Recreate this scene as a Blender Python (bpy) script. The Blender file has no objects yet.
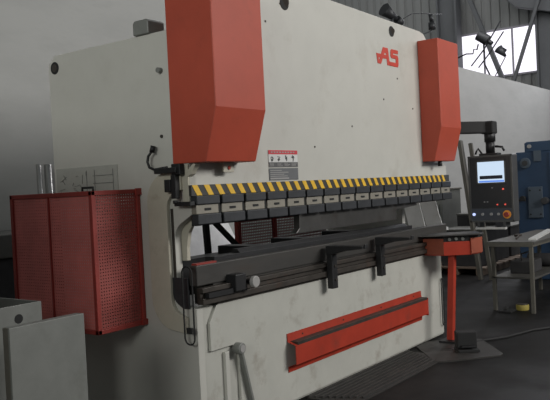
import bpy, bmesh, math, random
from mathutils import Vector, Matrix
random.seed(7)
sc = bpy.context.scene
COL = sc.collection
PI = math.pi

# ------------------------------------------------------------------ materials
def mat(name, col, rough=.5, metal=0., noise=.12, scale=6., dirt=None, dirt_amt=.0, dirt_scale=3., bump=0., alpha=None, spec=.5, stretch=(1, 1, 1)):
    m = bpy.data.materials.new(name); m.use_nodes = True
    nt = m.node_tree; n = nt.nodes; l = nt.links
    b = n['Principled BSDF']
    b.inputs['Roughness'].default_value = rough
    b.inputs['Metallic'].default_value = metal
    b.inputs['Specular IOR Level'].default_value = spec
    tc = n.new('ShaderNodeTexCoord'); mp = n.new('ShaderNodeMapping')
    mp.inputs['Scale'].default_value = stretch
    l.new(tc.outputs['Object'], mp.inputs['Vector'])
    nz = n.new('ShaderNodeTexNoise'); nz.inputs['Scale'].default_value = scale
    nz.inputs['Detail'].default_value = 8; nz.inputs['Roughness'].default_value = .65
    l.new(mp.outputs['Vector'], nz.inputs['Vector'])
    r = n.new('ShaderNodeValToRGB')
    r.color_ramp.elements[0].position = .3; r.color_ramp.elements[1].position = .7
    lo = [max(0, c * (1 - noise)) for c in col]; hi = [min(1, c * (1 + noise)) for c in col]
    r.color_ramp.elements[0].color = (*lo, 1); r.color_ramp.elements[1].color = (*hi, 1)
    l.new(nz.outputs['Fac'], r.inputs['Fac'])
    out = r.outputs['Color']
    if dirt:
        n2 = n.new('ShaderNodeTexNoise'); n2.inputs['Scale'].default_value = dirt_scale
        n2.inputs['Detail'].default_value = 10; n2.inputs['Roughness'].default_value = .7
        l.new(mp.outputs['Vector'], n2.inputs['Vector'])
        r2 = n.new('ShaderNodeValToRGB')
        r2.color_ramp.elements[0].position = .55; r2.color_ramp.elements[0].color = (0, 0, 0, 1)
        r2.color_ramp.elements[1].position = .78; r2.color_ramp.elements[1].color = (dirt_amt,) * 3 + (1,)
        l.new(n2.outputs['Fac'], r2.inputs['Fac'])
        mx = n.new('ShaderNodeMixRGB'); mx.inputs['Color2'].default_value = (*dirt, 1)
        l.new(r2.outputs['Color'], mx.inputs['Fac']); l.new(out, mx.inputs['Color1'])
        out = mx.outputs['Color']
    l.new(out, b.inputs['Base Color'])
    if bump:
        bp = n.new('ShaderNodeBump'); bp.inputs['Strength'].default_value = bump; bp.inputs['Distance'].default_value = .02
        l.new(nz.outputs['Fac'], bp.inputs['Height']); l.new(bp.outputs['Normal'], b.inputs['Normal'])
    if alpha is not None: b.inputs['Alpha'].default_value = alpha
    return m

def emis(name, col, s):
    m = bpy.data.materials.new(name); m.use_nodes = True
    b = m.node_tree.nodes['Principled BSDF']
    b.inputs['Base Color'].default_value = (.05, .05, .05, 1)
    b.inputs['Emission Color'].default_value = (*col, 1); b.inputs['Emission Strength'].default_value = s
    return m

def perforated(name, col, u, v, pitch=.03, hole=.34):
    """painted sheet steel with round punched holes; u, v name the two in-plane axes"""
    m = mat(name, col, .55, 0, .18, 5)
    nt = m.node_tree; n = nt.nodes; l = nt.links; b = n['Principled BSDF']
    tc = n.new('ShaderNodeTexCoord'); sp = n.new('ShaderNodeSeparateXYZ')
    l.new(tc.outputs['Object'], sp.inputs[0])
    sq = []
    for ax in (u, v):
        d = n.new('ShaderNodeMath'); d.operation = 'DIVIDE'; d.inputs[1].default_value = pitch; l.new(sp.outputs[ax], d.inputs[0])
        f = n.new('ShaderNodeMath'); f.operation = 'FRACT'; l.new(d.outputs[0], f.inputs[0])
        s = n.new('ShaderNodeMath'); s.operation = 'SUBTRACT'; s.inputs[1].default_value = .5; l.new(f.outputs[0], s.inputs[0])
        p = n.new('ShaderNodeMath'); p.operation = 'POWER'; p.inputs[1].default_value = 2; l.new(s.outputs[0], p.inputs[0])
        sq.append(p)
    a = n.new('ShaderNodeMath'); a.operation = 'ADD'; l.new(sq[0].outputs[0], a.inputs[0]); l.new(sq[1].outputs[0], a.inputs[1])
    g = n.new('ShaderNodeMath'); g.operation = 'GREATER_THAN'; g.inputs[1].default_value = hole * hole; l.new(a.outputs[0], g.inputs[0])
    l.new(g.outputs[0], b.inputs['Alpha'])
    return m

M = {}
M['cream'] = mat('cream_paint', (.50, .49, .445), .42, 0, .05, 2.5, (.22, .17, .11), .35, 2.2)
M['cream_side'] = mat('cream_paint_side', (.50, .49, .445), .5, 0, .05, 2, (.28, .25, .2), .25, 1.5)
M['cream_dirty'] = mat('cream_paint_worn', (.47, .465, .42), .45, 0, .07, 3, (.16, .11, .07), .6, 4.5)
M['bandcream'] = mat('aged_cream', (.46, .43, .35), .5, 0, .08, 6, (.15, .1, .06), .5, 7)
M['red'] = mat('red_paint', (.40, .066, .036), .5, 0, .08, 3, (.25, .05, .03), .4, 8, spec=.3)
M['redtrim'] = mat('worn_red_paint', (.35, .034, .016), .55, 0, .12, 6, (.10, .04, .03), .6, 5, spec=.3)
M['red_dirty'] = mat('greasy_red_paint', (.26, .06, .03), .5, 0, .2, 9, (.06, .03, .025), .9, 9)
M['guardframe'] = mat('guard_red', (.27, .030, .022), .5, 0, .15, 6)
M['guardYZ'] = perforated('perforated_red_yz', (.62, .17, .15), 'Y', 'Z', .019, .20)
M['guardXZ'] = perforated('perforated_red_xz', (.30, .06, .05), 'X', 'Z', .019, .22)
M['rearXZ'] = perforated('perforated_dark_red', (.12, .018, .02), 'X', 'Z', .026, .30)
M['black'] = mat('black_oxide', (.014, .014, .015), .5, .2, .3, 12)
M['clamp'] = mat('dark_clamp', (.036, .038, .042), .5, .3, .25, 14)
M['slot'] = mat('slot_black', (.012, .012, .012), .8)
M['clampplate'] = mat('clamp_plate', (.26, .24, .20), .5, .2, .15, 14, (.08, .06, .04), .5, 12)
M['stripe'] = mat('stripe_black', (.035, .033, .03), .55, 0, .15, 20)
M['yellow'] = mat('stripe_yellow', (.75, .45, .03), .5, 0, .12, 20)
M['steel'] = mat('oily_steel', (.095, .092, .088), .42, .7, .25, 4, (.05, .035, .025), .6, 6)
M['bedsteel'] = mat('bed_steel', (.055, .052, .048), .5, .35, .25, 5, (.045, .03, .022), .7, 5, stretch=(.4, 1, 2))
M['rail'] = mat('rail_steel', (.055, .047, .04), .5, .4, .3, 8, (.12, .05, .025), .5, 9)
M['bright'] = mat('bright_steel', (.62, .62, .60), .35, .25, .1, 12)
M['whitesheet'] = mat('white_sheet', (.80, .80, .79), .4)
M['pipe'] = mat('pipe_metal', (.38, .38, .37), .3, .85, .1, 12)
M['sheetgrey'] = mat('grey_sheet', (.58, .58, .57), .5, .0, .12, 5)
M['cabgrey'] = mat('cabinet_grey', (.185, .19, .175), .5, .1, .12, 5, (.08, .075, .06), .5, 4)
M['cabin'] = mat('cabinet_inside', (.10, .10, .09), .6, .1, .15, 5)
M['bench'] = mat('bench_frame', (.115, .108, .09), .55, .2, .2, 6)
M['benchtop'] = mat('bench_top', (.07, .067, .06), .5, .2, .25, 5)
M['console'] = mat('console_grey', (.045, .046, .048), .5, .1, .15, 8)
M['conface'] = mat('console_face', (.020, .021, .024), .4, .0, .15, 8)
M['conframe'] = mat('console_frame', (.07, .07, .068), .5, .1, .1, 8)
M['btnpanel'] = mat('button_panel', (.05, .058, .075), .4)
M['screen'] = emis('screen_glow', (.58, .72, .88), 1.0)
M['screenblue'] = emis('screen_blue', (.10, .25, .8), 1.0)
M['screenbar'] = mat('screen_bar', (.01, .015, .03), .4)
M['ledred'] = emis('red_indicator', (1, .10, .06), .8)
M['ledblue'] = emis('blue_lit_button', (.5, .6, 1), 1.3)
M['grey_btn'] = mat('grey_button', (.3, .3, .3), .4)
M['orange'] = mat('stop_orange', (.75, .30, .04), .4)
M['blue'] = mat('machine_blue', (.022, .050, .10), .5, 0, .15, 3, (.01, .03, .08), .5, 4)
M['bluegrey'] = mat('plate_blue_grey', (.09, .115, .145), .4, .3, .1, 5)
M['darkclutter'] = mat('dark_clutter', (.028, .027, .028), .7, 0, .4, 6)
M['wood'] = mat('pallet_wood', (.16, .12, .09), .8, 0, .25, 8)
M['yellowcan'] = mat('yellow_tin', (.30, .24, .05), .6)
M['paper'] = mat('drawing_film', (.55, .55, .50), .5, 0, .05, 9, alpha=.55)
M['ink'] = mat('drawing_ink', (.16, .16, .15), .8)
M['signred'] = mat('sign_red', (.55, .035, .05), .5)
M['signwhite'] = mat('sign_white', (.62, .62, .60), .5)
M['signgrey'] = mat('sign_grey', (.09, .09, .09), .5)
M['signslate'] = mat('sign_slate', (.12, .125, .13), .5)
M['signtxt'] = mat('sign_text', (.32, .31, .30), .5)
M['signink'] = mat('sign_ink', (.02, .02, .02), .5)
M['logored'] = mat('logo_red', (.52, .05, .03), .5)
M['column'] = mat('column_steel', (.10, .105, .11), .6, .1, .15, 1)
M['lampdark'] = mat('lamp_dark', (.03, .032, .035), .5, .3, .2, 5)
M['pane'] = emis('daylit_pane', (.93, .90, 1.0), 1.35)
M['mullion'] = mat('mullion', (.30, .29, .32), .6)
M['mat_rib'] = mat('ribbed_mat', (.026, .024, .022), .6, 0, .3, 10, (.08, .07, .06), .6, 9)

def wall_mat():
    m = mat('plaster_wall', (.40, .40, .385), .9, 0, .10, 1.1, (.27, .27, .26), .7, 1.1, bump=.15, stretch=(.6, 1, 1.8))
    return m
def floor_mat():
    m = mat('dark_concrete', (.012, .0115, .0112), .42, 0, .35, 1.3, (.028, .026, .024), .55, 1.6, bump=.06, spec=.08)
    n = m.node_tree.nodes; l = m.node_tree.links; b = n['Principled BSDF']
    nz = n.new('ShaderNodeTexNoise'); nz.inputs['Scale'].default_value = 1.6; nz.inputs['Detail'].default_value = 6
    tc = n.new('ShaderNodeTexCoord'); l.new(tc.outputs['Object'], nz.inputs['Vector'])
    mr = n.new('ShaderNodeMapRange'); mr.inputs['From Min'].default_value = .35; mr.inputs['From Max'].default_value = .65
    mr.inputs['To Min'].default_value = .45; mr.inputs['To Max'].default_value = .68
    l.new(nz.outputs['Fac'], mr.inputs['Value']); l.new(mr.outputs['Result'], b.inputs['Roughness'])
    return m
def corrugated_mat():
    m = mat('corrugated_steel', (.22, .225, .22), .7, .0, .10, .8, (.12, .12, .12), .5, .7, stretch=(1, 3, .4))
    return m
M['wall'] = wall_mat(); M['floor'] = floor_mat(); M['corr'] = corrugated_mat()

# ------------------------------------------------------------------ mesh building (world coordinates; origin moved to the piece when linked)
class MB:
    def __init__(s): s.bm = bmesh.new(); s.i = 0
    def mi(s, i): s.i = i; return s
    def _f(s, vs, idx=None):
        f = s.bm.faces.new(vs); f.material_index = s.i; return f
    def box(s, x0, x1, y0, y1, z0, z1):
        v = [s.bm.verts.new(p) for p in ((x0,y0,z0),(x1,y0,z0),(x1,y1,z0),(x0,y1,z0),(x0,y0,z1),(x1,y0,z1),(x1,y1,z1),(x0,y1,z1))]
        for q in ((3,2,1,0),(4,5,6,7),(0,1,5,4),(1,2,6,5),(2,3,7,6),(3,0,4,7)): s._f([v[k] for k in q])
        return s
    def prism(s, pts, axis, a, b):
        """polygon pts in the plane across axis, extruded from a to b"""
        def P(u, v, w): return {'x': (w, u, v), 'y': (u, w, v), 'z': (u, v, w)}[axis]
        A = [s.bm.verts.new(P(u, v, a)) for u, v in pts]; B = [s.bm.verts.new(P(u, v, b)) for u, v in pts]
        s._f(A); s._f(B[::-1]); k = len(pts)
        for i in range(k): s._f([A[i], B[i], B[(i+1) % k], A[(i+1) % k]])
        return s
    def beam(s, p, q, w, h, up=(0, 0, 1)):
        p, q = Vector(p), Vector(q); d = (q - p).normalized(); upv = Vector(up)
        if abs(d.dot(upv)) > .98: upv = Vector((0, 1, 0))
        a = d.cross(upv).normalized() * w / 2; b = a.cross(d).normalized() * h / 2
        v = [s.bm.verts.new(o + sa * a + sb * b) for o in (p, q) for sa, sb in ((-1,-1),(1,-1),(1,1),(-1,1))]
        for c in ((0,1,2,3),(7,6,5,4),(0,4,5,1),(1,5,6,2),(2,6,7,3),(3,7,4,0)): s._f([v[k] for k in c])
        return s
    def cyl(s, p, q, r, r2=None, n=20):
        p, q = Vector(p), Vector(q); r2 = r if r2 is None else r2
        d = (q - p).normalized(); u = Vector((0, 0, 1)) if abs(d.z) < .9 else Vector((1, 0, 0))
        a = d.cross(u).normalized(); b = d.cross(a)
        A = [s.bm.verts.new(p + r * (math.cos(t) * a + math.sin(t) * b)) for t in (2*PI*k/n for k in range(n))]
        B = [s.bm.verts.new(q + r2 * (math.cos(t) * a + math.sin(t) * b)) for t in (2*PI*k/n for k in range(n))]
        s._f(A); s._f(B[::-1])
        for i in range(n): s._f([A[i], B[i], B[(i+1) % n], A[(i+1) % n]]).smooth = True
        return s
    def tube(s, pts, r, n=8, closed=False):
        pts = [Vector(p) for p in pts]; k = len(pts); rings = []
        prev = None
        for i, p in enumerate(pts):
            if closed: d = (pts[(i+1) % k] - pts[i-1]).normalized()
            else: d = (pts[min(i+1, k-1)] - pts[max(i-1, 0)]).normalized()
            if prev is None:
                u = Vector((0, 0, 1)) if abs(d.z) < .9 else Vector((1, 0, 0)); a = d.cross(u).normalized()
            else: a = (prev - d * prev.dot(d)).normalized()
            prev = a; b = d.cross(a)
            rings.append([s.bm.verts.new(p + r * (math.cos(t) * a + math.sin(t) * b)) for t in (2*PI*j/n for j in range(n))])
        m = k if closed else k - 1
        for i in range(m):
            A, B = rings[i], rings[(i+1) % k]
            for j in range(n): s._f([A[j], B[j], B[(j+1) % n], A[(j+1) % n]]).smooth = True
        if not closed: s._f(rings[0]); s._f(rings[-1][::-1])
        return s
    def build(s, name, mats, parent=None, bevel=0., label=None):
        bm = s.bm
        bmesh.ops.recalc_face_normals(bm, faces=bm.faces[:])
        lo = [min(v.co[i] for v in bm.verts) for i in range(3)]; hi = [max(v.co[i] for v in bm.verts) for i in range(3)]
        c = Vector(((lo[0]+hi[0])/2, (lo[1]+hi[1])/2, lo[2]))
        for v in bm.verts: v.co -= c
        me = bpy.data.meshes.new(name); bm.to_mesh(me); bm.free()
        o = bpy.data.objects.new(name, me); COL.objects.link(o)
        if not isinstance(mats, (list, tuple)): mats = [mats]
        for m in mats: me.materials.append(M[m] if isinstance(m, str) else m)
        o['_w'] = tuple(c)
        if parent is not None:
            o.parent = parent; o.location = c - Vector(parent['_w'])
        else: o.location = c
        if bevel:
            b = o.modifiers.new('bevel', 'BEVEL'); b.width = bevel; b.segments = 2; b.limit_method = 'ANGLE'; b.angle_limit = math.radians(40)
        if label: o['label'] = label
        return o

def tag(o, label, cat, group=None):
    o['label'] = label; o['category'] = cat
    if group: o['group'] = group
    return o
def thing(name, label, cat, loc, group=None):
    o = bpy.data.objects.new(name, None); COL.objects.link(o); o.location = loc; o['_w'] = tuple(loc); o.empty_display_size = .1
    return tag(o, label, cat, group)
def struct(o): o['kind'] = 'structure'; return o

def arc(cy, cz, r, a0, a1, n=6):
    return [(cy + r*math.cos(math.radians(a0 + (a1-a0)*k/n)), cz + r*math.sin(math.radians(a0 + (a1-a0)*k/n))) for k in range(n+1)]

# ------------------------------------------------------------------ the hall
struct(MB().box(-8, 24, -9, 17, -.1, 0).build('floor', 'floor'))
struct(MB().box(-6, 20.3, 3.2, 3.4, 0, 3.86).build('wall_back', 'wall'))
# gable wall of corrugated sheet with a high window band
g = MB()
def corr(y0, y1, z0, z1):
    n = max(1, int(round((y1 - y0) / .3)))
    for k in range(n):
        a = y0 + (y1 - y0) * k / n; w = (y1 - y0) / n
        pts = [(20.3, a), (20.3, a + w*.62), (20.36, a + w*.70), (20.36, a + w*.92), (20.3, a + w)]
        A = [g.bm.verts.new((x, y, z0)) for x, y in pts]; B = [g.bm.verts.new((x, y, z1)) for x, y in pts]
        for i in range(len(pts)-1): g._f([A[i], A[i+1], B[i+1], B[i]])
corr(-9, 3.4, 6.15, 11); corr(-9, 3.4, 0, 4.70)
corr(3.4, 6.7, 0, 4.70); corr(3.4, 6.7, 6.15, 11); corr(6.7, 17, 0, 11)
struct(g.build('wall_right', 'corr'))
win = struct(MB().box(20.34, 20.37, -9, 6.7, 4.68, 6.17).build('window_1', 'pane'))
fr = MB()
for y in (6.68, 5.75, 4.82, 3.88, 2.95, 2.0, 1.1, .2, -.7, -1.6, -2.5): fr.box(20.27, 20.33, y-.025, y+.025, 4.70, 6.15)
fr.box(20.25, 20.33, -9, 6.7, 4.65, 4.71); fr.box(20.25, 20.33, -9, 6.7, 6.14, 6.20)
fr.build('window_frame', 'mullion', win)

# steel columns and roof bracing beyond the partition
def column(y, label):
    t = thing('steel_column', label, 'column', (19.5, y, 0), 'steel columns beyond the partition')
    MB().box(19.5, 19.9, y-.34, y-.28, 0, 10.4).build('flange', 'column', t)
    MB().box(19.5, 19.9, y+.28, y+.34, 0, 10.4).build('flange', 'column', t)
    MB().box(19.66, 19.74, y-.28, y+.28, 0, 10.4).build('web', 'column', t)
    MB().box(19.45, 19.95, y-.4, y+.4, 0, .04).build('base_plate', 'column', t)
column(6.66, 'dark steel column rising behind the right end of the press, left of the windows')
column(3.52, 'dark steel column at the right edge of the bright windows')
tag(MB().beam((19.43, 5.95, 7.45), (19.43, 3.90, 1.75), .13, .13).build('diagonal_brace', 'column'), 'steel brace slanting down to the right across the windows, beside the fan', 'brace', 'steel braces across the windows')
tag(MB().beam((19.2, 3.40, 7.25), (19.2, 6.05, 0.0), .09, .09).build('diagonal_brace', 'column'), 'thin steel brace slanting down to the left in front of the windows', 'brace', 'steel braces across the windows')
tag(MB().prism([(4.75, 6.95), (4.35, 6.55), (2.9, 6.1), (2.9, 7.6), (4.75, 7.6)], 'x', 19.28, 19.49).build('crane_girder', 'column', bevel=.03), 'dark riveted girder end high above the windows at the top right', 'girder')

# ------------------------------------------------------------------ the press brake
pb = thing('press_brake', 'large cream and red press brake with a yellow and black striped clamp row', 'machine', (1.75, .6, 0))
# left side frame with throat
left = [(0.0, 1.36), (.0, 2.47), (1.22, 2.47), (1.28, 2.42), (1.28, 0), (0.0, 0), (0.0, .80)] 
thr = arc(.075, .88, .07, -90, 0) + arc(.045, 1.22, .10, 0, 60)
side = [(0.0, 1.36), (0.0, 2.47), (1.20, 2.47), (1.27, 2.41), (1.27, 0), (0.0, 0), (0.0, .80)] + thr
MB().prism(side, 'x', 0, .055).build('side_frame', 'cream_side', pb, .004)
thrR = arc(.28, .95, .10, -90, 0) + arc(.28, 1.20, .10, 0, 50)
sideR = [(0.06, 1.42), (0.06, 2.47), (1.20, 2.47), (1.27, 2.41), (1.27, 0), (0.06, 0), (0.06, .85)] + thrR
MB().prism(sideR, 'x', 3.44, 3.50).build('side_frame', 'cream_side', pb, .004)
# C-shaped gauge plate outside the left throat
outer = [(.05, 1.625), (.12, 1.625)] + arc(.16, 1.44, .18, 80, 0) + arc(.14, .86, .20, 0, -70) + [(.06, .655), (.06, .745)]
inner = arc(.075, .86, .10, -80, 0) + arc(.075, 1.40, .10, 0, 80) + [(.05, 1.51)]
MB().prism(outer + inner, 'x', -.028, -.002).build('gauge_frame', 'bandcream', pb, .003)
MB().box(-.002, .0, .148, .170, .87, 1.40).build('gauge_gap', 'rail', pb)
MB().prism([(.045, .80), (.10, .80)] + arc(.09, .90, .09, -60, 0) + [(.18, .985), (.05, .985)], 'x', -.010, .0).build('bed_end_block', 'clamp', pb, .003)
# inner guide plate seen through the throat
MB().prism([(-.02, 1.41), (-.02, 1.375), (.02, 1.345), (.085, 1.25), (.105, 1.16), (.105, 1.08), (.165, 1.08), (.165, 1.20), (.14, 1.28), (.04, 1.41)], 'x', .056, .085).build('guide_plate', 'bandcream', pb, .003)
# ram
ram = [(.0, 1.41), (3.68, 1.41), (3.68, 1.62), (3.60, 1.66), (3.43, 1.66), (3.43, 2.70), (3.40, 2.79), (3.30, 2.87), (3.22, 2.885), (.35, 2.93), (.14, 2.86), (.10, 2.75), (.10, 1.66), (.0, 1.66)]
rm = MB().prism(ram, 'y', 0.0, .055).build('ram', 'cream', pb, .005)
for x, z, r in ((2.65, 2.805, .030), (1.05, 2.785, .034)):
    m = MB(); m.cyl((x, -.003, z), (x, .006, z), r*1.55, n=28); m.mi(1); m.cyl((x-.003, -.006, z-.003), (x, .0, z), r*1.05, n=24)
    m.build('lifting_hole', ['slot', 'rail'], rm)
for x, z in ((.82, 2.62), (1.0, 2.77), (2.45, 2.20), (.72, 2.38), (1.9, 1.95), (1.35, 1.78), (2.72, 2.40), (3.0, 2.15)):
    MB().cyl((x, -.003, z), (x, .003, z), .008, n=10).build('screw', 'rail', rm)
# logo letters on the ram (strokes)
lg = MB()
def stroke(x0, z0, x1, z1, w, m=lg, y=-.004, t=.006): m.beam((x0, y, z0), (x1, y, z1), t, w) if abs(z1-z0) < abs(x1-x0) else m.beam((x0, y, z0), (x1, y, z1), t, w, up=(1, 0, 0))
y0_, y1_ = -.003, .001
for yo_, poly in enumerate([[(2.385, 2.50), (2.43, 2.50), (2.50, 2.60), (2.528, 2.60), (2.545, 2.50), (2.592, 2.50), (2.565, 2.648), (2.478, 2.648)],
             [(2.355, 2.585), (2.53, 2.585), (2.53, 2.552), (2.39, 2.552), (2.415, 2.50), (2.372, 2.50)],
             [(2.592, 2.50), (2.735, 2.50), (2.75, 2.52), (2.75, 2.585), (2.735, 2.603), (2.655, 2.603), (2.655, 2.616), (2.75, 2.616), (2.75, 2.648), (2.625, 2.648), (2.61, 2.63), (2.61, 2.585), (2.625, 2.570), (2.705, 2.570), (2.705, 2.535), (2.585, 2.535)]]):
    lg.prism(poly, 'y', y0_ - .001*yo_, y1_)
lg.build('logo_lettering', 'logored', rm)
# instruction placard
pl = MB().box(.775, 1.115, -.004, 0, 1.635, 1.75).mi(1).box(.775, 1.115, -.005, -.0035, 1.722, 1.75).mi(2).box(.775, 1.115, -.005, -.0035, 1.635, 1.668)
pl.mi(3)
for cx in (.81, .895, .975, 1.055): 
    for k in range(5):
        a = random.uniform(0, PI); px = cx + random.uniform(-.012, .012); pz = 1.695 + random.uniform(-.014, .014); l_ = random.uniform(.006, .013)
        pl.beam((px-math.cos(a)*l_, -.0055, pz-math.sin(a)*l_), (px+math.cos(a)*l_, -.0055, pz+math.sin(a)*l_), .003, .005, up=(0, 1, 0))
pl.mi(1)
pl.mi(4)
for k in range(9): pl.box(.80 + k*.032, .80 + k*.032 + .02, -.0065, -.005, 1.732, 1.741)
for c_ in range(4):
    for r_ in range(3): pl.box(.785 + c_*.083, .785 + c_*.083 + random.uniform(.04, .07), -.0065, -.005, 1.641 + r_*.009, 1.644 + r_*.009)
pl.build('instruction_placard', ['signwhite', 'signred', 'signgrey', 'signink', 'signtxt'], rm)
pl = MB().box(.775, 1.115, -.004, 0, 1.545, 1.627).mi(1).box(.785, 1.0, -.0055, -.003, 1.552, 1.562)
for r_ in range(4): pl.box(.785, .785 + (.20, .16, .21, .13)[r_], -.0055, -.003, 1.570 + r_*.013, 1.575 + r_*.013)
pl.build('warning_placard', ['signslate', 'signtxt'], rm)
# striped strip
st = MB().box(-.014, 3.69, -.022, -.001, 1.472, 1.535).mi(1)
for k in range(37):
    x = -.01 + k * .1035
    if x + .09 > 3.69: break
    st.prism([(x, 1.5345), (x + .046, 1.5345), (x + .088, 1.4725), (x + .042, 1.4725)], 'y', -.0245, -.0215)
st.build('warning_stripe', ['stripe', 'yellow'], pb)
# clamps
for k in range(16):
    x0 = -.005 + k * .2305; x1 = x0 + .205
    x1 = min(x1, 3.655)
    c = MB().box(x0, x1, -.055, -.002, 1.418, 1.470).build('clamp', 'clamp', pb, .005)
    MB().box(x0 + .004, x1 - .004, -.042, -.002, 1.362, 1.417).build('wedge_plate', 'clampplate', c, .003)
    MB().box(x0 + .075, x1 - .075, -.046, -.041, 1.382, 1.396).build('adjuster_slot', 'slot', c)
    MB().box(x0, x1, -.060, -.002, 1.300, 1.361).build('clamp_jaw', 'clamp', c, .005)
    MB().box(x1 + .003, x0 + .2275, -.033, -.002, 1.325, 1.470).build('bracket', 'slot', c)
# upper punch tool
MB().prism([(1.10, 1.30), (2.98, 1.30), (2.98, 1.27), (2.58, 1.25), (2.58, 1.165), (1.05, 1.165), (1.10, 1.20)], 'y', -.005, .045).build('punch', 'steel', pb, .003)
MB().box(.05, 3.65, .01, .05, 1.29, 1.41).build('punch_holder', 'slot', pb)
# bed: upper steel beam, die, rail, lower cream apron
MB().box(.005, 3.60, -.012, .05, .935, 1.058).build('bed_beam', 'bedsteel', pb, .006)
MB().box(.16, 3.42, -.0, .16, .80, 1.045).build('bed_core', 'bedsteel', pb)
MB().box(.25, 3.0, .06, .14, 1.045, 1.085).prism([(.06, 1.085), (.14, 1.085), (.12, 1.11), (.08, 1.11)], 'x', .5, 2.9).build('die', 'black', pb, .003)
rl = MB().box(.01, 3.60, -.05, -.0, .825, .862).box(.01, 3.60, -.05, -.0, .895, .925).box(.01, 3.60, -.03, -.0, .862, .895)
rl.build('front_rail', 'rail', pb, .003)
bl = MB()
MB().box(.03, 3.47, .012, .07, 0, .80).build('apron', 'cream_dirty', pb, .004)
MB().prism([(.10, .53), (.10, .70), (.17, .805), (3.44, .805), (3.44, .02), (.36, .02), (.36, .50), (.30, .53)], 'y', -.010, .012).build('bed_plate', 'cream_dirty', pb, .003)
MB().box(.17, 3.45, -.018, .01, .806, .822).build('ledge', 'rail', pb)
MB().box(.225, .262, -.012, .012, .05, .50).build('link_bar', 'cream_side', pb, .003)
MB().beam((.345, -.03, .50), (.47, -.03, .03), .02, .032, up=(0, 1, 0)).build('lever_rod', 'cabgrey', pb, .004)
pn = MB().cyl((.335, .0, .505), (.335, -.06, .505), .036, n=28).build('pivot_pin', 'cabgrey', pb, .006)
MB().cyl((.335, -.06, .505), (.335, -.064, .505), .024, n=20).build('pin_face', 'signtxt', pn)
# adjuster knob on the rail
kb = MB().box(.27, .37, -.09, -.0, .87, .975).build('adjuster_block', 'black', pb, .006)
MB().cyl((.42, -.03, .915), (.42, -.12, .915), .016).build('shaft', 'black', kb)
MB().cyl((.42, -.10, .915), (.42, -.13, .915), .036, n=28).build('hand_knob', 'signtxt', kb, .004)
MB().beam((.04, -.055, .878), (.40, -.055, .878), .03, .03).build('adjuster_bar', 'black', kb)
MB().box(.02, .20, .0, .04, 1.058, 1.068).build('edge_strip', 'guardframe', pb, label='dull red strip along the bed edge')
# red front channel
ch = MB()
prof = [(-.012, .49), (-.016, .49), (-.020, .435), (-.085, .415), (-.085, .285), (-.020, .265), (-.016, .225), (-.012, .225)]
def chan(m, x0, x1, pf, t=.004):
    out = pf[1:-1]
    A = [m.bm.verts.new((x0, y, z)) for y, z in out]; B = [m.bm.verts.new((x1, y, z)) for y, z in out]
    A2 = [m.bm.verts.new((x0, y + t, z)) for y, z in out]; B2 = [m.bm.verts.new((x1, y + t, z)) for y, z in out]
    for i in range(len(out)-1):
        m._f([A[i], A[i+1], B[i+1], B[i]]); m._f([A2[i], A2[i+1], B2[i+1], B2[i]])
        m._f([A[i], A[i+1], A2[i+1], A2[i]]); m._f([B[i], B[i+1], B2[i+1], B2[i]])
rc = MB(); chan(rc, .87, 2.96, prof, .005)
rc = rc.build('foot_rail_cover', 'redtrim', pb)
MB().box(.90, 2.94, -.084, -.015, .4155, .437).build('grimy_top', 'rail', rc, label='dirt-blackened top edge of the channel')
MB().box(2.955, 2.962, -.084, -.014, .27, .43).build('end_cap', 'redtrim', rc)
for x in (1.05, 1.6, 2.2, 2.8): MB().cyl((x, -.018, .462), (x, -.022, .462), .006, n=10).build('screw', 'rail', rc)
# cylinder covers
def cover(x0, x1, yf, yb, yfb, z_top, nm):
    pts = [(yb, 1.665), (yb, z_top), (yf, z_top), (yf, 1.975), (yfb, 1.665)]
    return MB().prism(pts, 'x', x0, x1).build('cylinder_cover', 'red', pb, .006)
c1 = cover(-.012, .455, -.243, .12, -.145, 2.80, 'l')
c2 = cover(3.15, 3.61, -.205, -.002, -.125, 2.785, 'r')
MB().box(.24, .34, -.06, -.045, 1.605, 1.665).build('cover_tab', 'bandcream', c1, .003)
MB().cyl((.29, -.06, 1.632), (.29, -.066, 1.632), .012, n=12).build('indicator', 'redtrim', c1)
MB().cyl((3.36, -.08, 1.665), (3.36, -.08, 1.62), .02).build('stud', 'black', c2)
# lifting lug, bolts, holes on the left side plate
MB().prism([(.26, 2.47), (.26, 2.545), (.275, 2.56), (.38, 2.56), (.395, 2.545), (.395, 2.47)], 'x', -.02, .12).build('lifting_lug', 'cabgrey', pb, .006)
MB().cyl((0.0, .19, 2.235), (-.03, .19, 2.235), .016).build('bolt', 'cabgrey', pb)
MB().cyl((0.0, .21, 1.84), (-.008, .21, 1.84), .010).build('bolt', 'rail', pb)
h = MB().cyl((.004, 1.20, 2.385), (-.004, 1.20, 2.385), .042, n=28).mi(1).cyl((0, 1.20, 2.385), (-.006, 1.20, 2.385), .026, n=24)
h.build('lifting_hole', ['slot', 'rail'], pb)
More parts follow.
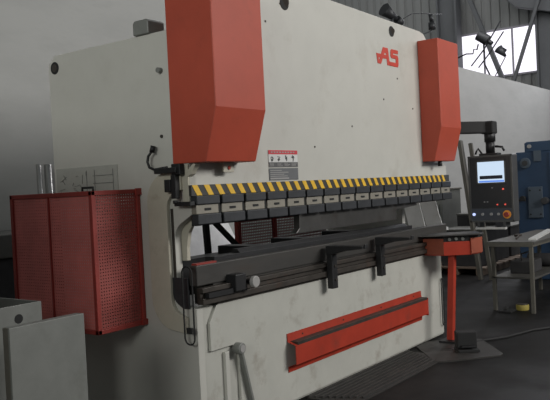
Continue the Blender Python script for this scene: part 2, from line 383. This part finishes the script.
# encoder and hose at the throat top
en = MB().box(-.065, -.03, .055, .095, 1.46, 1.60).box(-.07, -.03, .095, .145, 1.50, 1.575).build('encoder', 'black', pb, .004)
MB().box(-.075, -.03, .04, .22, 1.612, 1.645).box(-.06, -.02, .02, .09, 1.60, 1.665).build('encoder_bracket', 'black', en, .004)
MB().cyl((-.05, .07, 1.45), (-.05, .07, 1.43), .02).box(-.06, -.02, -.05, .08, 1.415, 1.44).build('sensor_arm', 'black', en, .003)
MB().prism([(.0, 1.585), (-.03, 1.60), (-.07, 1.655), (-.05, 1.66), (.0, 1.62)], 'x', -.02, .02).build('latch', 'bandcream', en)
MB().box(-.014, -.001, .0, .05, 1.41, 1.66).build('ram_end_plate', 'bandcream', pb, .003)
MB().tube([(-.035, .265, 1.755), (-.04, .295, 1.725), (-.045, .30, 1.69), (-.05, .28, 1.655), (-.055, .235, 1.64), (-.055, .17, 1.645), (-.05, .13, 1.648)], .008).cyl((-.035, .268, 1.745), (-.03, .258, 1.785), .016).build('hose', 'black', pb)
# elongated wire loops at both ends of the bed
def loop(p0, ax, w, z0, z1, r, nm):
    pts = []
    for a in range(0, 181, 20): pts.append((math.cos(math.radians(a))*w/2, z1 - w/2 + math.sin(math.radians(a))*w/2))
    for a in range(180, 361, 20): pts.append((math.cos(math.radians(a))*w/2, z0 + w/2 + math.sin(math.radians(a))*w/2))
    P = [(p0[0] + u*ax[0], p0[1] + u*ax[1], z) for u, z in pts]
    return MB().tube(P, r, closed=True).build(nm, 'slot', pb)
loop((-.055, .012), (0, 1), .078, .60, 1.06, .005, 'wire_loop')
MB().box(-.062, -.046, -.01, .03, .665, .70).build('loop_catch', 'slot', pb)
loop((3.40, -.03), (1, 0), .05, .10, .55, .006, 'wire_loop')
# inside / rear
MB().box(.06, 3.44, .45, .50, 1.55, 2.44).build('rear_plate', 'cream_side', pb)
MB().box(.06, 3.44, .55, .70, .78, 1.03).build('backgauge_beam', 'black', pb, .004)
for x in (.9, 1.55, 2.3): MB().box(x, x+.13, .28, .60, 1.03, 1.09).build('backgauge_finger', 'black', pb, .004)
MB().beam((1.15, .9, 1.30), (1.55, .9, .98), .035, .035).build('rear_strut', 'slot', pb)
MB().beam((1.04, .80, .60), (.99, .80, 1.5), .05, .03).build('rear_strut', 'slot', pb)
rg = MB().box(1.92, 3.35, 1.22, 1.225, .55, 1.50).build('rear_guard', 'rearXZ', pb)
MB().box(1.88, 1.93, 1.21, 1.25, .0, 1.52).box(1.88, 3.40, 1.21, 1.25, 1.50, 1.54).box(2.42, 2.46, 1.205, 1.24, .5, 1.52).build('guard_post', 'guardframe', rg)
MB().box(.9, 2.6, 1.0, 1.06, .80, .93).build('rear_rail', 'slot', pb)
# side guard: perforated red box
sg = MB()
X0, Y0, Y1, Z0, Z1, t = -.385, .425, 1.235, .685, 1.53, .028
for (a, b) in ((X0, Y0), (X0, Y1-t), (-.03, Y0)): sg.box(a, a+t, b, b+t, Z0, Z1)
for z in (Z0, Z1-t): sg.box(X0, 0, Y0, Y0+t, z, z+t); sg.box(X0, X0+t, Y0, Y1, z, z+t); sg.box(X0, 0, Y1-t, Y1, z, z+t)
sg.box(X0, X0+.012, Y0+.41, Y0+.422, Z0, Z1)
sgo = sg.build('side_guard', 'guardframe', pb, .003)
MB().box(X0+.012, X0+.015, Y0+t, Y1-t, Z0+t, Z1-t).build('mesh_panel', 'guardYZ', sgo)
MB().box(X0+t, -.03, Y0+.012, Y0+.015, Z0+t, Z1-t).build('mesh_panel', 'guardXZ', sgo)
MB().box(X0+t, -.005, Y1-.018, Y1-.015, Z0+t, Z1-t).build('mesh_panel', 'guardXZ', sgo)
MB().box(-.045, .0, Y0-.012, Y0, 1.495, 1.535).build('hinge_tab', 'guardframe', sgo)
MB().box(-.045, .0, Y0-.012, Y0, .685, .72).build('hinge_tab', 'guardframe', sgo)
MB().tube([(-.37, .52, 1.53), (-.37, .52, 1.55), (-.36, .435, 1.55), (-.36, .435, 1.53)], .007).build('lift_handle', 'slot', sgo)

# drawing sheet taped to the side plate
t = thing('drawing_sheet', 'translucent sheet with a faint technical drawing taped to the cream machine side', 'drawing', (-.004, .93, 1.45))
MB().box(-.006, -.002, .62, 1.24, 1.42, 1.695).build('sheet', 'paper', t)
d = MB()
for y in (.66, .84, .92): d.box(-.0075, -.0055, y, y+.004, 1.45, 1.67)
for z in (1.47, 1.52, 1.58, 1.63): d.box(-.0075, -.0055, .66, .86, z, z+.004)
for k in range(26):
    y = random.uniform(.92, 1.2); z = random.uniform(1.46, 1.66); a = random.uniform(0, PI); l_ = random.uniform(.01, .035)
    d.beam((-.0065, y-math.cos(a)*l_, z-math.sin(a)*l_), (-.0065, y+math.cos(a)*l_, z+math.sin(a)*l_), .002, .004, up=(1, 0, 0))
d.build('line_drawing', 'ink', t)

# ------------------------------------------------------------------ sheet support arms on the front rail
def support(x, label, L):
    t = thing('sheet_support', label, 'support arm', (x, -.07, .74), 'black sheet support arms on the front rail')
    b = MB().box(x-.035, x+.035, -.10, -.05, .735, 1.045).build('bracket', 'black', t, .005)
    for z in (.80, .90, .99): MB().cyl((x, -.10, z), (x, -.108, z), .010, n=12).build('bolt', 'rail', b)
    MB().prism([(-.05, 1.05), (-L, 1.05), (-L, 1.03), (-L*.55, 1.012), (-.10, .985), (-.05, .985)], 'x', x-.04, x+.04).build('arm', 'black', t, .004)
    MB().box(x-.02, x+.02, -L-.012, -L, 1.03, 1.062).build('end_stop', 'black', t, .003)
support(1.39, 'black sheet support arm on the front rail, the left of two', .36)
support(2.13, 'black sheet support arm on the front rail, the right of two, beside the red stand', .36)

# ------------------------------------------------------------------ red pedestal with tray
px, py = 3.11, -.22
t = thing('red_pedestal', 'red steel pedestal with a faceted box on a slim post before the press', 'stand', (px, py, .012))
MB().beam((px, py, .03), (px+.07, py-.02, .80), .058, .058, up=(0, 1, 0)).build('post', 'redtrim', t, .004)
MB().box(px-.08, px+.08, py-.08, py+.08, .012, .03).build('foot_plate', 'black', t)
# faceted box, its middle facet turned to the camera side
cx, cy = 3.185, -.265
u = Vector((.598, -.802, 0)); w = Vector((-.802, -.598, 0))      # across, towards the operator
def pt(a, b): v = Vector((cx, cy, 0)) + u*a + w*b; return (v.x, v.y)
box = [pt(-.27, -.06), pt(-.115, .07), pt(.125, .07), pt(.26, -.05), pt(.26, -.18), pt(-.27, -.18)]
bx = MB().prism(box, 'z', .80, .925).build('control_box', 'redtrim', t, .004)
MB().prism([pt(-.276, -.052), pt(-.121, .080), pt(-.117, .069), pt(-.27, -.064)], 'z', .81, .955).build('side_facet', 'red_dirty', bx, label='brown greasy left facet')
MB().prism([pt(.267, -.042), pt(.131, .080), pt(.127, .069), pt(.26, -.054)], 'z', .81, .95).build('side_facet', 'red_dirty', bx, label='brown greasy right facet')
MB().prism([pt(-.26, -.06), pt(-.11, .06), pt(.12, .06), pt(.25, -.06), pt(.25, -.17), pt(-.26, -.17)], 'z', .925, .975).build('recess', 'slot', t)
MB().cyl((*pt(-.06, .055), .95), (*pt(-.06, .072), .945), .014).cyl((*pt(.0, .055), .95), (*pt(.0, .072), .95), .014).cyl((*pt(.06, .055), .95), (*pt(.06, .072), .945), .014).build('knob', 'cabgrey', t)
MB().prism([pt(-.37, .02), pt(-.20, .10), pt(.22, .10), pt(.27, .0), pt(.25, -.22), pt(-.36, -.22)], 'z', .978, .992).build('top_sheet', 'steel', t, .003)

tag(MB().prism([(2.81, -.02), (2.36, -.40), (2.40, -.46), (2.78, -.79), (2.86, -.79), (3.33, -.42), (3.30, -.30), (3.05, -.02)], 'z', .0, .012).build('floor_plate', 'mat_rib'), 'dark steel plate on the floor under the red pedestal', 'floor plate')
t = thing('foot_pedal', 'black boxy foot pedal on the dark plate beside the red post', 'foot pedal', (2.80, -.47, .012))
cxp, cyp = 2.84, -.48
def q(a, b): v = Vector((cxp, cyp, 0)) + u*a + w*b; return (v.x, v.y)
MB().prism([q(-.09, -.08), q(.09, -.08), q(.09, .09), q(-.09, .09)], 'z', .012, .035).build('base', 'slot', t, .004)
MB().prism([q(-.085, -.08), q(.085, -.08), q(.085, .03), q(-.085, .03)], 'z', .035, .175).build('hood', 'slot', t, .008)
MB().prism([q(-.06, .03), q(.06, .03), q(.06, .085), q(-.06, .085)], 'z', .05, .065).build('treadle', 'black', t, .004)
tag(MB().tube([(2.96, -.42, .024), (3.05, -.40, .024), (3.2, -.42, .012), (3.5, -.6, .012), (3.9, -.72, .012), (4.3, -1.0, .012), (4.6, -1.3, .012)], .010).build('power_cable', 'slot'), 'thin black cable running over the floor from the foot pedal', 'cable')

# ribbed mat before the press
m = MB().box(1.05, 2.62, -.42, -.03, .0, .008)
for k in range(9): m.box(1.05 + .02*k, 2.62 - .03*k, -.05 - k*.043, -.035 - k*.043, .008, .022)
tag(m.build('ribbed_floor_mat', 'mat_rib'), 'long dark ribbed mat on the floor along the foot of the press', 'mat')

# ------------------------------------------------------------------ operator console on its swing arm
cn = thing('control_console', 'dark operator console with lit screen hanging from a black swing arm', 'console', (4.14, -.28, 1.03))
KX = 4.10
def cz(h, v): return (-.06 - h, 1.712 - v)       # face coordinates: h to the right, v down
def fbox(m, h0, h1, v0, v1, d0, d1): m.box(KX - d1, KX - d0, -.06 - h1, -.06 - h0, 1.712 - v1, 1.712 - v0); return m
MB().box(KX, KX+.16, -.515, -.06, 1.035, 1.712).build('housing', 'console', cn, .012)
fr = MB(); fbox(fr, 0, .455, 0, .02, 0, .012); fbox(fr, 0, .455, .657, .677, 0, .012); fbox(fr, 0, .018, 0, .677, 0, .012); fbox(fr, .437, .455, 0, .677, 0, .012)
fr.build('face_frame', 'conframe', cn, .002)
fbox(MB(), .018, .437, .02, .53, 0, .004).build('face_plate', 'conface', cn)
bp = fbox(MB(), .018, .437, .54, .66, 0, .008).build('button_panel', 'btnpanel', cn, .002)
s = fbox(MB(), .10, .375, .065, .275, .004, .010); s.mi(1); fbox(s, .12, .355, .205, .240, .010, .012); s.mi(2); fbox(s, .11, .37, .255, .272, .010, .0115)
s.build('screen', ['screen', 'screenbar', 'screenblue'], cn)
s = MB(); fbox(s, .085, .39, .05, .065, .003, .014); fbox(s, .085, .39, .275, .29, .003, .014); fbox(s, .085, .10, .05, .29, .003, .014); fbox(s, .375, .39, .05, .29, .003, .014)
s.build('screen_bezel', 'conframe', cn, .002)
def btn(h, v, r, mt, nm, d=.02): y, z = cz(h, v); MB().cyl((KX-.004, y, z), (KX-d, y, z), r, n=20).build(nm, mt, bp)
for h_, mt in ((.045, 'ledblue'), (.135, 'grey_btn'), (.225, 'grey_btn'), (.30, 'grey_btn')): btn(h_, .595, .014, mt, 'push_button')
btn(.385, .60, .042, 'orange', 'stop_collar', .012); btn(.385, .60, .024, 'guardframe', 'emergency_stop', .045)
btn(.355, .345, .009, 'ledred', 'indicator_lamp', .012); btn(.37, .50, .008, 'ledred', 'indicator_lamp', .012); btn(.29, .50, .007, 'ledred', 'indicator_lamp', .012)
btn(.16, .47, .006, 'grey_btn', 'key'); btn(.19, .47, .006, 'grey_btn', 'key'); btn(.245, .33, .006, 'grey_btn', 'key')
MB().box(KX-.06, KX-.01, -.44, -.13, .965, .985).build('pen_ledge', 'bright', cn, .003)
MB().box(KX-.03, KX+.12, -.16, -.14, .985, 1.04).box(KX-.03, KX+.12, -.43, -.41, .985, 1.04).build('ledge_bracket', 'console', cn)
MB().box(KX+.02, KX+.14, -.36, -.17, 1.712, 1.735).build('mount_plate', 'black', cn, .004)
MB().cyl((KX+.08, -.27, 1.735), (KX+.08, -.27, 1.87), .045).cyl((KX+.08, -.27, 1.85), (KX+.08, -.27, 1.96), .055).build('down_tube', 'black', cn)
MB().box(KX+.01, KX+.15, -.33, -.20, 1.93, 2.06).build('elbow', 'slot', cn, .015)
MB().beam((KX+.08, -.23, 2.0), (3.86, -.02, 2.0), .12, .12).build('arm', 'slot', cn, .012)
MB().beam((3.88, -.04, 2.0), (3.50, .30, 2.0), .085, .085).build('arm', 'slot', cn, .010)
MB().tube([(KX+.06, -.19, 1.73), (KX+.06, -.15, 1.79), (KX+.06, -.13, 1.76), (KX+.06, -.12, 1.73)], .010).tube([(KX+.06, -.33, 1.80), (KX+.06, -.40, 1.79), (KX+.06, -.42, 1.75)], .012).build('cable', 'black', cn)
MB().cyl((KX+.05, -.045, 1.62), (KX+.05, -.06, 1.62), .016).cyl((KX+.05, -.045, 1.56), (KX+.05, -.06, 1.56), .016).build('side_knob', 'black', cn)

# ------------------------------------------------------------------ work lamps on the right of the press
t = thing('work_lamp', 'dark cone work lamp standing above the top edge of the press', 'lamp', (3.475, .50, 2.47))
MB().cyl((3.475, .50, 2.47), (3.475, .50, 2.50), .05).build('base', 'lampdark', t)
MB().tube([(3.475, .50, 2.50), (3.475, .50, 3.0), (3.60, .48, 3.12), (3.66, .48, 3.17)], .012).build('stem', 'lampdark', t)
MB().cyl((3.54, .53, 3.24), (3.70, .47, 3.15), .07, .025, n=24).cyl((3.70, .47, 3.15), (3.76, .45, 3.12), .045, .04, n=20).build('shade', 'lampdark', t)
MB().tube([(3.74, .46, 3.14), (3.95, .42, 3.24), (4.2, .40, 3.28), (4.6, .45, 3.34), (4.9, .5, 3.4)], .005, n=6).build('cord', 'lampdark', t)
t = thing('beacon', 'small signal beacon on a thin rod above the right red cover', 'beacon', (3.47, .10, 2.47))
MB().tube([(3.47, .10, 2.47), (3.47, .10, 2.9), (3.66, .08, 2.96), (3.68, .08, 3.05)], .009).build('rod', 'lampdark', t)
MB().cyl((3.68, .08, 2.98), (3.68, .08, 3.05), .035).build('beacon_base', 'lampdark', t)
MB().cyl((3.68, .08, 3.05), (3.66, .08, 3.13), .022).build('beacon_lens', 'lampdark', t)

# fan heads beyond the partition, before the windows
t = thing('pole_fan', 'dark fan with drum motor and long blades before the bright windows', 'fan', (14.1, 3.55, 3.86))
MB().tube([(14.1, 3.31, 3.86), (14.1, 3.45, 4.2), (14.05, 3.42, 4.55), (14, 3.42, 4.75)], .02).build('pole', 'lampdark', t)
MB().cyl((13.95, 3.52, 4.87), (14.0, 3.30, 4.70), .125, .125, n=24).cyl((14, 3.36, 4.74), (14, 3.20, 4.62), .06, .05).build('motor', 'lampdark', t, .01)
for a, b in (((14, 2.98, 5.12), (14.0, 3.40, 4.52)), ((14, 3.40, 4.52), (14.0, 3.74, 4.16)), ((14, 2.92, 4.86), (14.0, 3.28, 4.40)), ((14, 3.28, 4.40), (14, 3.56, 4.10))):
    MB().beam(a, b, .015, .05, up=(1, 0, 0)).build('blade', 'lampdark', t)
MB().tube([(14, 4.1, 4.40), (14, 3.85, 4.47), (14, 3.68, 4.45), (14, 3.66, 4.55), (14, 3.58, 4.53), (14, 3.54, 4.66)], .018, n=6).build('cord', 'lampdark', t)
t = thing('spot_lamp', 'small dark spot lamp in front of the windows, right of the fan', 'lamp', (14.3, 3.30, 3.86))
MB().tube([(14.3, 3.30, 3.86), (14.3, 3.2, 4.0), (14.2, 2.97, 4.3)], .012).build('stem', 'lampdark', t)
MB().cyl((14, 3.06, 4.48), (14, 2.90, 4.28), .11, .03, n=20).build('shade', 'lampdark', t)
MB().beam((14, 2.98, 4.36), (14.0, 2.90, 4.46), .05, .10).build('yoke', 'lampdark', t)

# ------------------------------------------------------------------ blue machine
t = thing('blue_machine', 'blue machine cabinet with round boss and grey plate by the plaster wall', 'machine', (7.9, .2, 0))
MB().box(7.42, 8.5, -.6, .56, 0.0, 1.82).build('cabinet', 'blue', t, .015)
MB().prism([(.43, 1.82), (.43, 1.94), (.40, 1.96), (-.5, 1.96), (-.5, 1.82)], 'x', 7.42, 7.47).build('top_plate', 'blue', t, .004)
MB().cyl((7.40, .36, 1.895), (7.425, .36, 1.895), .028).build('lifting_hole', 'signtxt', t)
MB().cyl((7.42, .42, 1.66), (7.38, .42, 1.66), .075, n=28).build('boss', 'bluegrey', t, .008)
MB().cyl((7.38, .42, 1.66), (7.37, .42, 1.66), .040, n=24).build('boss_plug', 'console', t)
MB().box(7.40, 7.42, .20, .30, 1.68, 1.83).build('name_plate', 'bluegrey', t)
MB().box(7.395, 7.42, .20, .40, .88, 1.32).build('access_plate', 'bluegrey', t, .005)
for y in (.23, .37):
    for z in (.93, 1.27): MB().cyl((7.395, y, z), (7.388, y, z), .012, n=10).build('bolt', 'slot', t)
MB().box(7.40, 7.42, .05, .09, .2, 1.80).build('edge_trim', 'blue', t, .003)
MB().cyl((7.42, .47, 1.16), (7.34, .47, 1.16), .035).box(7.33, 7.36, .42, .56, 1.12, 1.15).build('tap_handle', 'slot', t)
MB().cyl((7.42, .16, 1.12), (7.33, .16, 1.12), .05).build('lower_boss', 'console', t, .006)

# ------------------------------------------------------------------ workbench
t = thing('workbench', 'grey angle-steel workbench with lower shelf right of the console', 'workbench', (5.6, -.21, 0))
for x, y in ((4.86, 0.0), (4.80, -.44), (6.5, 0.0), (6.5, -.44)):
    MB().box(x-.02, x+.02, y-.02, y+.02, 0, .745).build('leg', 'bench', t, .003)
MB().box(4.78, 6.55, -.48, .04, .745, .775).build('tabletop', 'benchtop', t, .004)
MB().box(4.84, 6.5, -.46, .02, .36, .38).build('shelf', 'benchtop', t, .003)
MB().box(4.775, 4.80, -.47, .03, .72, .765).box(4.80, 6.5, -.47, -.45, .72, .765).build('rim', 'bench', t, .002)
tag(MB().beam((4.98, -.40, .785), (6.4, -.18, .785), .08, .02).build('steel_bar', 'bright'), 'bright flat steel bar lying on the workbench top', 'bar')
tag(MB().cyl((5.05, -.20, .785), (5.5, -.08, .785), .010).box(5.45, 5.55, -.10, -.04, .775, .80).build('hand_tool', 'rail'), 'small dark tool lying on the workbench', 'tool')
t = thing('toolbox', 'dark open toolbox on the lower shelf of the workbench', 'toolbox', (5.35, -.2, .38))
MB().box(5.15, 5.55, -.32, -.08, .38, .52).build('body', 'darkclutter', t, .01)
MB().tube([(5.2, -.2, .52), (5.2, -.2, .60), (5.5, -.2, .60), (5.5, -.2, .52)], .01).build('handle', 'darkclutter', t)
tag(MB().cyl((5.9, -.35, .46), (5.9, -.05, .46), .08).build('cable_drum', 'darkclutter', bevel=.01), 'dark round drum behind the toolbox on the shelf', 'drum')
t = thing('yellow_tin', 'yellow tin on the floor under the workbench', 'tin', (4.98, -.26, 0))
MB().cyl((4.98, -.26, 0), (4.98, -.26, .06), .07, n=24).build('body', 'yellowcan', t, .004)
MB().cyl((4.98, -.26, .06), (4.98, -.26, .068), .06, n=24).build('lid', 'rail', t)
tag(MB().box(4.72, 4.90, -.22, -.08, 0, .022).cyl((4.76, -.15, .022), (4.88, -.12, .028), .02).build('scrap_iron', 'slot', bevel=.005), 'dark lump of scrap on the floor by the workbench leg', 'scrap')

# ------------------------------------------------------------------ stored things right of and behind the press
def sheet(p0, p1, z0, z1, lean, label, matn='sheetgrey', th=.02):
    """sheet from p0 to p1 on the floor, leaning by lean (dx,dy)"""
    m = MB(); a = Vector((*p0, z0)); b = Vector((*p1, z0)); c = Vector((p1[0]+lean[0], p1[1]+lean[1], z1)); d_ = Vector((p0[0]+lean[0], p0[1]+lean[1], z1))
    n_ = (b-a).cross(d_-a).normalized()*th
    v = [m.bm.verts.new(p) for p in (a, b, c, d_, a+n_, b+n_, c+n_, d_+n_)]
    for qd in ((0,1,2,3),(7,6,5,4),(0,4,5,1),(1,5,6,2),(2,6,7,3),(3,7,4,0)): m._f([v[k] for k in qd])
    return tag(m.build('steel_sheet', matn, bevel=.002), label, 'sheet', 'steel sheets stored behind the press')
t = thing('low_cabinet', 'low grey steel cabinet with pale top behind the right end of the press', 'cabinet', (4.32, .7, 0))
MB().box(4.15, 4.48, .46, 1.0, 0, .93).build('body', 'cabin', t, .005)
MB().box(4.12, 4.50, .36, 1.02, .93, .965).build('top', 'sheetgrey', t, .003)
def sheet(y0, y1, z0, z1, dy, x, label):
    m = MB(); m.prism([(y0, z0), (y1, z0), (y1+dy, z1), (y0+dy, z1)], 'x', x, x+.012)
    return tag(m.build('steel_sheet', 'sheetgrey', bevel=.002), label, 'sheet', 'steel sheets standing on the low cabinet')
sheet(.60, .80, .965, 1.42, .10, 4.42, 'narrow grey steel sheet standing on the low cabinet, the left of two')
sheet(.38, .57, .965, 1.30, .09, 4.40, 'paler wide grey steel sheet standing on the low cabinet, the right of two')
t = thing('bright_patch_panel', 'pale tilted panel added to catch light in the left of the press opening', 'panel', (3.0, 2.6, 0))  # added and tilted to catch light, makes the bright patch in the opening
m = MB(); m.prism([(2.05, 0), (2.07, 0), (2.95, 1.5), (2.93, 1.5)], 'x', 2.55, 3.5); m.build('sheet', 'whitesheet', t)
MB().box(2.55, 3.5, 2.0, 2.05, 0, .03).build('foot_rail', 'cabin', t)
t = thing('parts_cabinet', 'dull grey steel cabinet far behind the bright sheets, left of the console', 'cabinet', (8.9, 2.65, 0))
MB().box(8.5, 9.3, 2.2, 3.1, 0, 1.30).build('body', 'cabgrey', t, .01)
MB().box(8.48, 9.32, 2.18, 3.12, 1.30, 1.33).build('top', 'bench', t, .004)
for z in (.35, .65, .95): MB().box(8.47, 8.5, 2.25, 3.05, z-.12, z+.12).build('drawer', 'cabgrey', t, .004)
for i, (y, l_, lab) in enumerate(((.42, .10, 'pale steel angle bar leaning on the wall left of the console, the thicker one'), (.26, .0, 'thin pale steel bar leaning left of the console'))):
    tag(MB().beam((7.2, y+1.05-.4, 0), (7.3, y+1.12-.2, 2.0+l_*.5), .05 + l_*.5, .05).build('steel_bar', 'bench'), lab, 'bar', 'steel bars leaning behind the press')
t = thing('storage_pallet', 'low pallet stacked with dark crates behind the workbench', 'pallet', (8.6, 1.6, 0))
for y in (1.2, 1.6, 2.0): MB().box(7.6, 9.8, y, y+.1, 0, .1).build('runner', 'wood', t)
for k in range(8): MB().box(7.6 + k*.28, 7.6 + k*.28 + .2, 1.15, 2.15, .1, .125).build('board', 'wood', t)
for x, y, w_, h_, lab in ((7.7, 1.25, .7, .55, 'dark crate on the pallet, nearest the press'), (8.5, 1.3, .6, .75, 'taller dark crate in the middle of the pallet'), (9.2, 1.3, .5, .5, 'dark crate at the far end of the pallet')):
    c = thing('crate', lab, 'crate', (x + w_/2, y + .3, .125), 'dark crates on the pallet')
    MB().box(x, x+w_, y, y+.65, .125, .125+h_).build('body', 'darkclutter', c, .01)
    MB().box(x-.01, x+w_+.01, y-.01, y+.66, .125+h_, .15+h_).build('lid', 'cabin', c, .004)
# polished pipe and dark chest behind the guard
for x, r, lab in ((1.18, .025, 'shiny metal pipe standing behind the red guard, the left one'), (1.285, .038, 'shiny metal pipe standing behind the red guard, the right one beside the machine')):
    tag(MB().cyl((x, 3.05, 0), (x, 3.08, 1.83), r, n=24).build('metal_pipe', 'pipe'), lab, 'pipe', 'shiny pipes against the plaster wall')
t = thing('dark_chest', 'dark low chest against the wall at the left edge behind the guard', 'chest', (.25, 2.8, 0))
MB().box(-.6, .95, 2.45, 3.15, 0, 1.02).build('body', 'darkclutter', t, .01)
MB().box(-.62, .97, 2.43, 3.17, 1.02, 1.22).build('lid', 'cabin', t, .01)

# ------------------------------------------------------------------ open grey cabinets, bottom left
def open_box(name, label, x0, x1, y0, y1, z1, hole=None):
    t = thing(name, label, 'cabinet', ((x0+x1)/2, (y0+y1)/2, 0)); w_ = .012
    MB().box(x0, x1, y0, y0+w_, 0, z1).build('front_panel', 'cabgrey', t, .002)
    MB().box(x0, x1, y1-w_, y1, 0, z1).build('back_panel', 'cabgrey', t, .002)
    MB().box(x0, x0+w_, y0+w_, y1-w_, 0, z1).build('side_panel', 'cabgrey', t, .002)
    MB().box(x1-w_, x1, y0+w_, y1-w_, 0, z1).build('side_panel', 'cabgrey', t, .002)
    MB().box(x0+w_, x1-w_, y0+w_, y1-w_, .02, .05).build('bottom_panel', 'cabin', t)
    if hole:
        m = MB().cyl((hole[0], y0-.002, hole[1]), (hole[0], y0+.002, hole[1]), .024, n=24); m.build('cable_hole', 'slot', t)
    return t
t = thing('cabinet_panel', 'plain grey steel panel standing upright before the box with the cable hole', 'panel', (-1.10, -.07, 0))
MB().box(-1.31, -.90, -.10, -.088, 0, .935).build('face_sheet', 'cabgrey', t, .002)
MB().box(-1.31, -1.298, -.088, -.048, 0, .935).build('side_flange', 'bench', t, .002)
MB().box(-.912, -.90, -.088, -.048, 0, .935).build('side_flange', 'bench', t, .002)
MB().box(-1.298, -.912, -.088, -.048, .923, .935).build('top_flange', 'cabgrey', t, .002)
MB().box(-1.298, -.912, -.088, -.048, 0, .012).build('bottom_flange', 'cabgrey', t, .002)
MB().prism([(-.049, 0), (.06, 0), (-.049, .6)], 'x', -1.12, -1.09).build('prop', 'bench', t, .002)
open_box('steel_cabinet', 'open grey steel box with a round cable hole, behind the upright plain panel', -1.60, -.845, .31, .80, .965, (-.985, .895))

t = thing('shade_locker', 'unseen row of grey lockers added left of the press to shade it', 'locker', (-3.1, 1.35, 0))  # out of view, added to shade the lower press side and wall
MB().box(-3.4, -2.8, -.4, 3.1, 0, 2.45).build('body', 'cabin', t, .01)
for y in (-.35, .5, 1.35, 2.2): MB().box(-2.8, -2.78, y, y+.78, .08, 2.38).build('door', 'cabgrey', t, .004)
# ------------------------------------------------------------------ light
def area(name, loc, target, sx, sy, power, col=(1, 1, 1), spread=PI):
    l = bpy.data.lights.new(name, 'AREA'); l.shape = 'RECTANGLE'; l.size = sx; l.size_y = sy; l.energy = power; l.color = col; l.spread = spread
    o = bpy.data.objects.new(name, l); COL.objects.link(o); o.location = loc
    o.rotation_euler = (Vector(target) - Vector(loc)).to_track_quat('-Z', 'Y').to_euler(); return o
area('hall_door_daylight', (4.2, -7.5, 4.6), (2.6, 0, 1.4), 5, 1.8, 540, (1, .985, .96))
area('gable_daylight', (18.5, 1.0, 6.0), (6, 1, 1.5), 6, 1.6, 240, (.93, .95, 1))
area('partition_fill', (11.0, .9, 9.0), (13, 3.2, 2), 12, 1.5, 660, (1, .98, 1))  # lamp added overhead to brighten the right part of the back wall
area('side_door_daylight', (-13.0, -2.5, 5.2), (0, 1, 2.6), 7, 2.4, 700, (.97, .99, .95))
area('shed_fill', (15.0, 8.0, 11.0), (20.3, 8, 7), 6, 3, 100, (.98, 1, 1))  # lamp added to lift the corrugated gable, no roof opening built
w_ = bpy.data.worlds.new('hall_ambient'); sc.world = w_; w_.use_nodes = True
w_.node_tree.nodes['Background'].inputs[0].default_value = (.80, .84, .86, 1)
w_.node_tree.nodes['Background'].inputs[1].default_value = .18

# ------------------------------------------------------------------ camera
F, yaw, pitch, roll = 740., .64, -.0176, -.0498
f = Vector((math.cos(yaw)*math.cos(pitch), math.sin(yaw)*math.cos(pitch), math.sin(pitch)))
r = Vector((math.sin(yaw), -math.cos(yaw), 0)); up = r.cross(f)
r2 = r*math.cos(roll) + up*math.sin(roll); u2 = -r*math.sin(roll) + up*math.cos(roll)
cam = bpy.data.cameras.new('camera'); cam.sensor_width = 36; cam.lens = F/550*36; cam.clip_end = 200
co = bpy.data.objects.new('camera', cam); COL.objects.link(co)
mt = Matrix((r2, u2, -f)).transposed().to_4x4(); mt.translation = Vector((-3.2, -3.0, 1.5)); co.matrix_world = mt
sc.camera = co
for o in sc.objects:
    if '_w' in o: del o['_w']
vs = sc.view_settings; vs.view_transform = 'Standard'; vs.look = 'None'; vs.gamma = 1; vs.exposure = 0; vs.use_curve_mapping = False
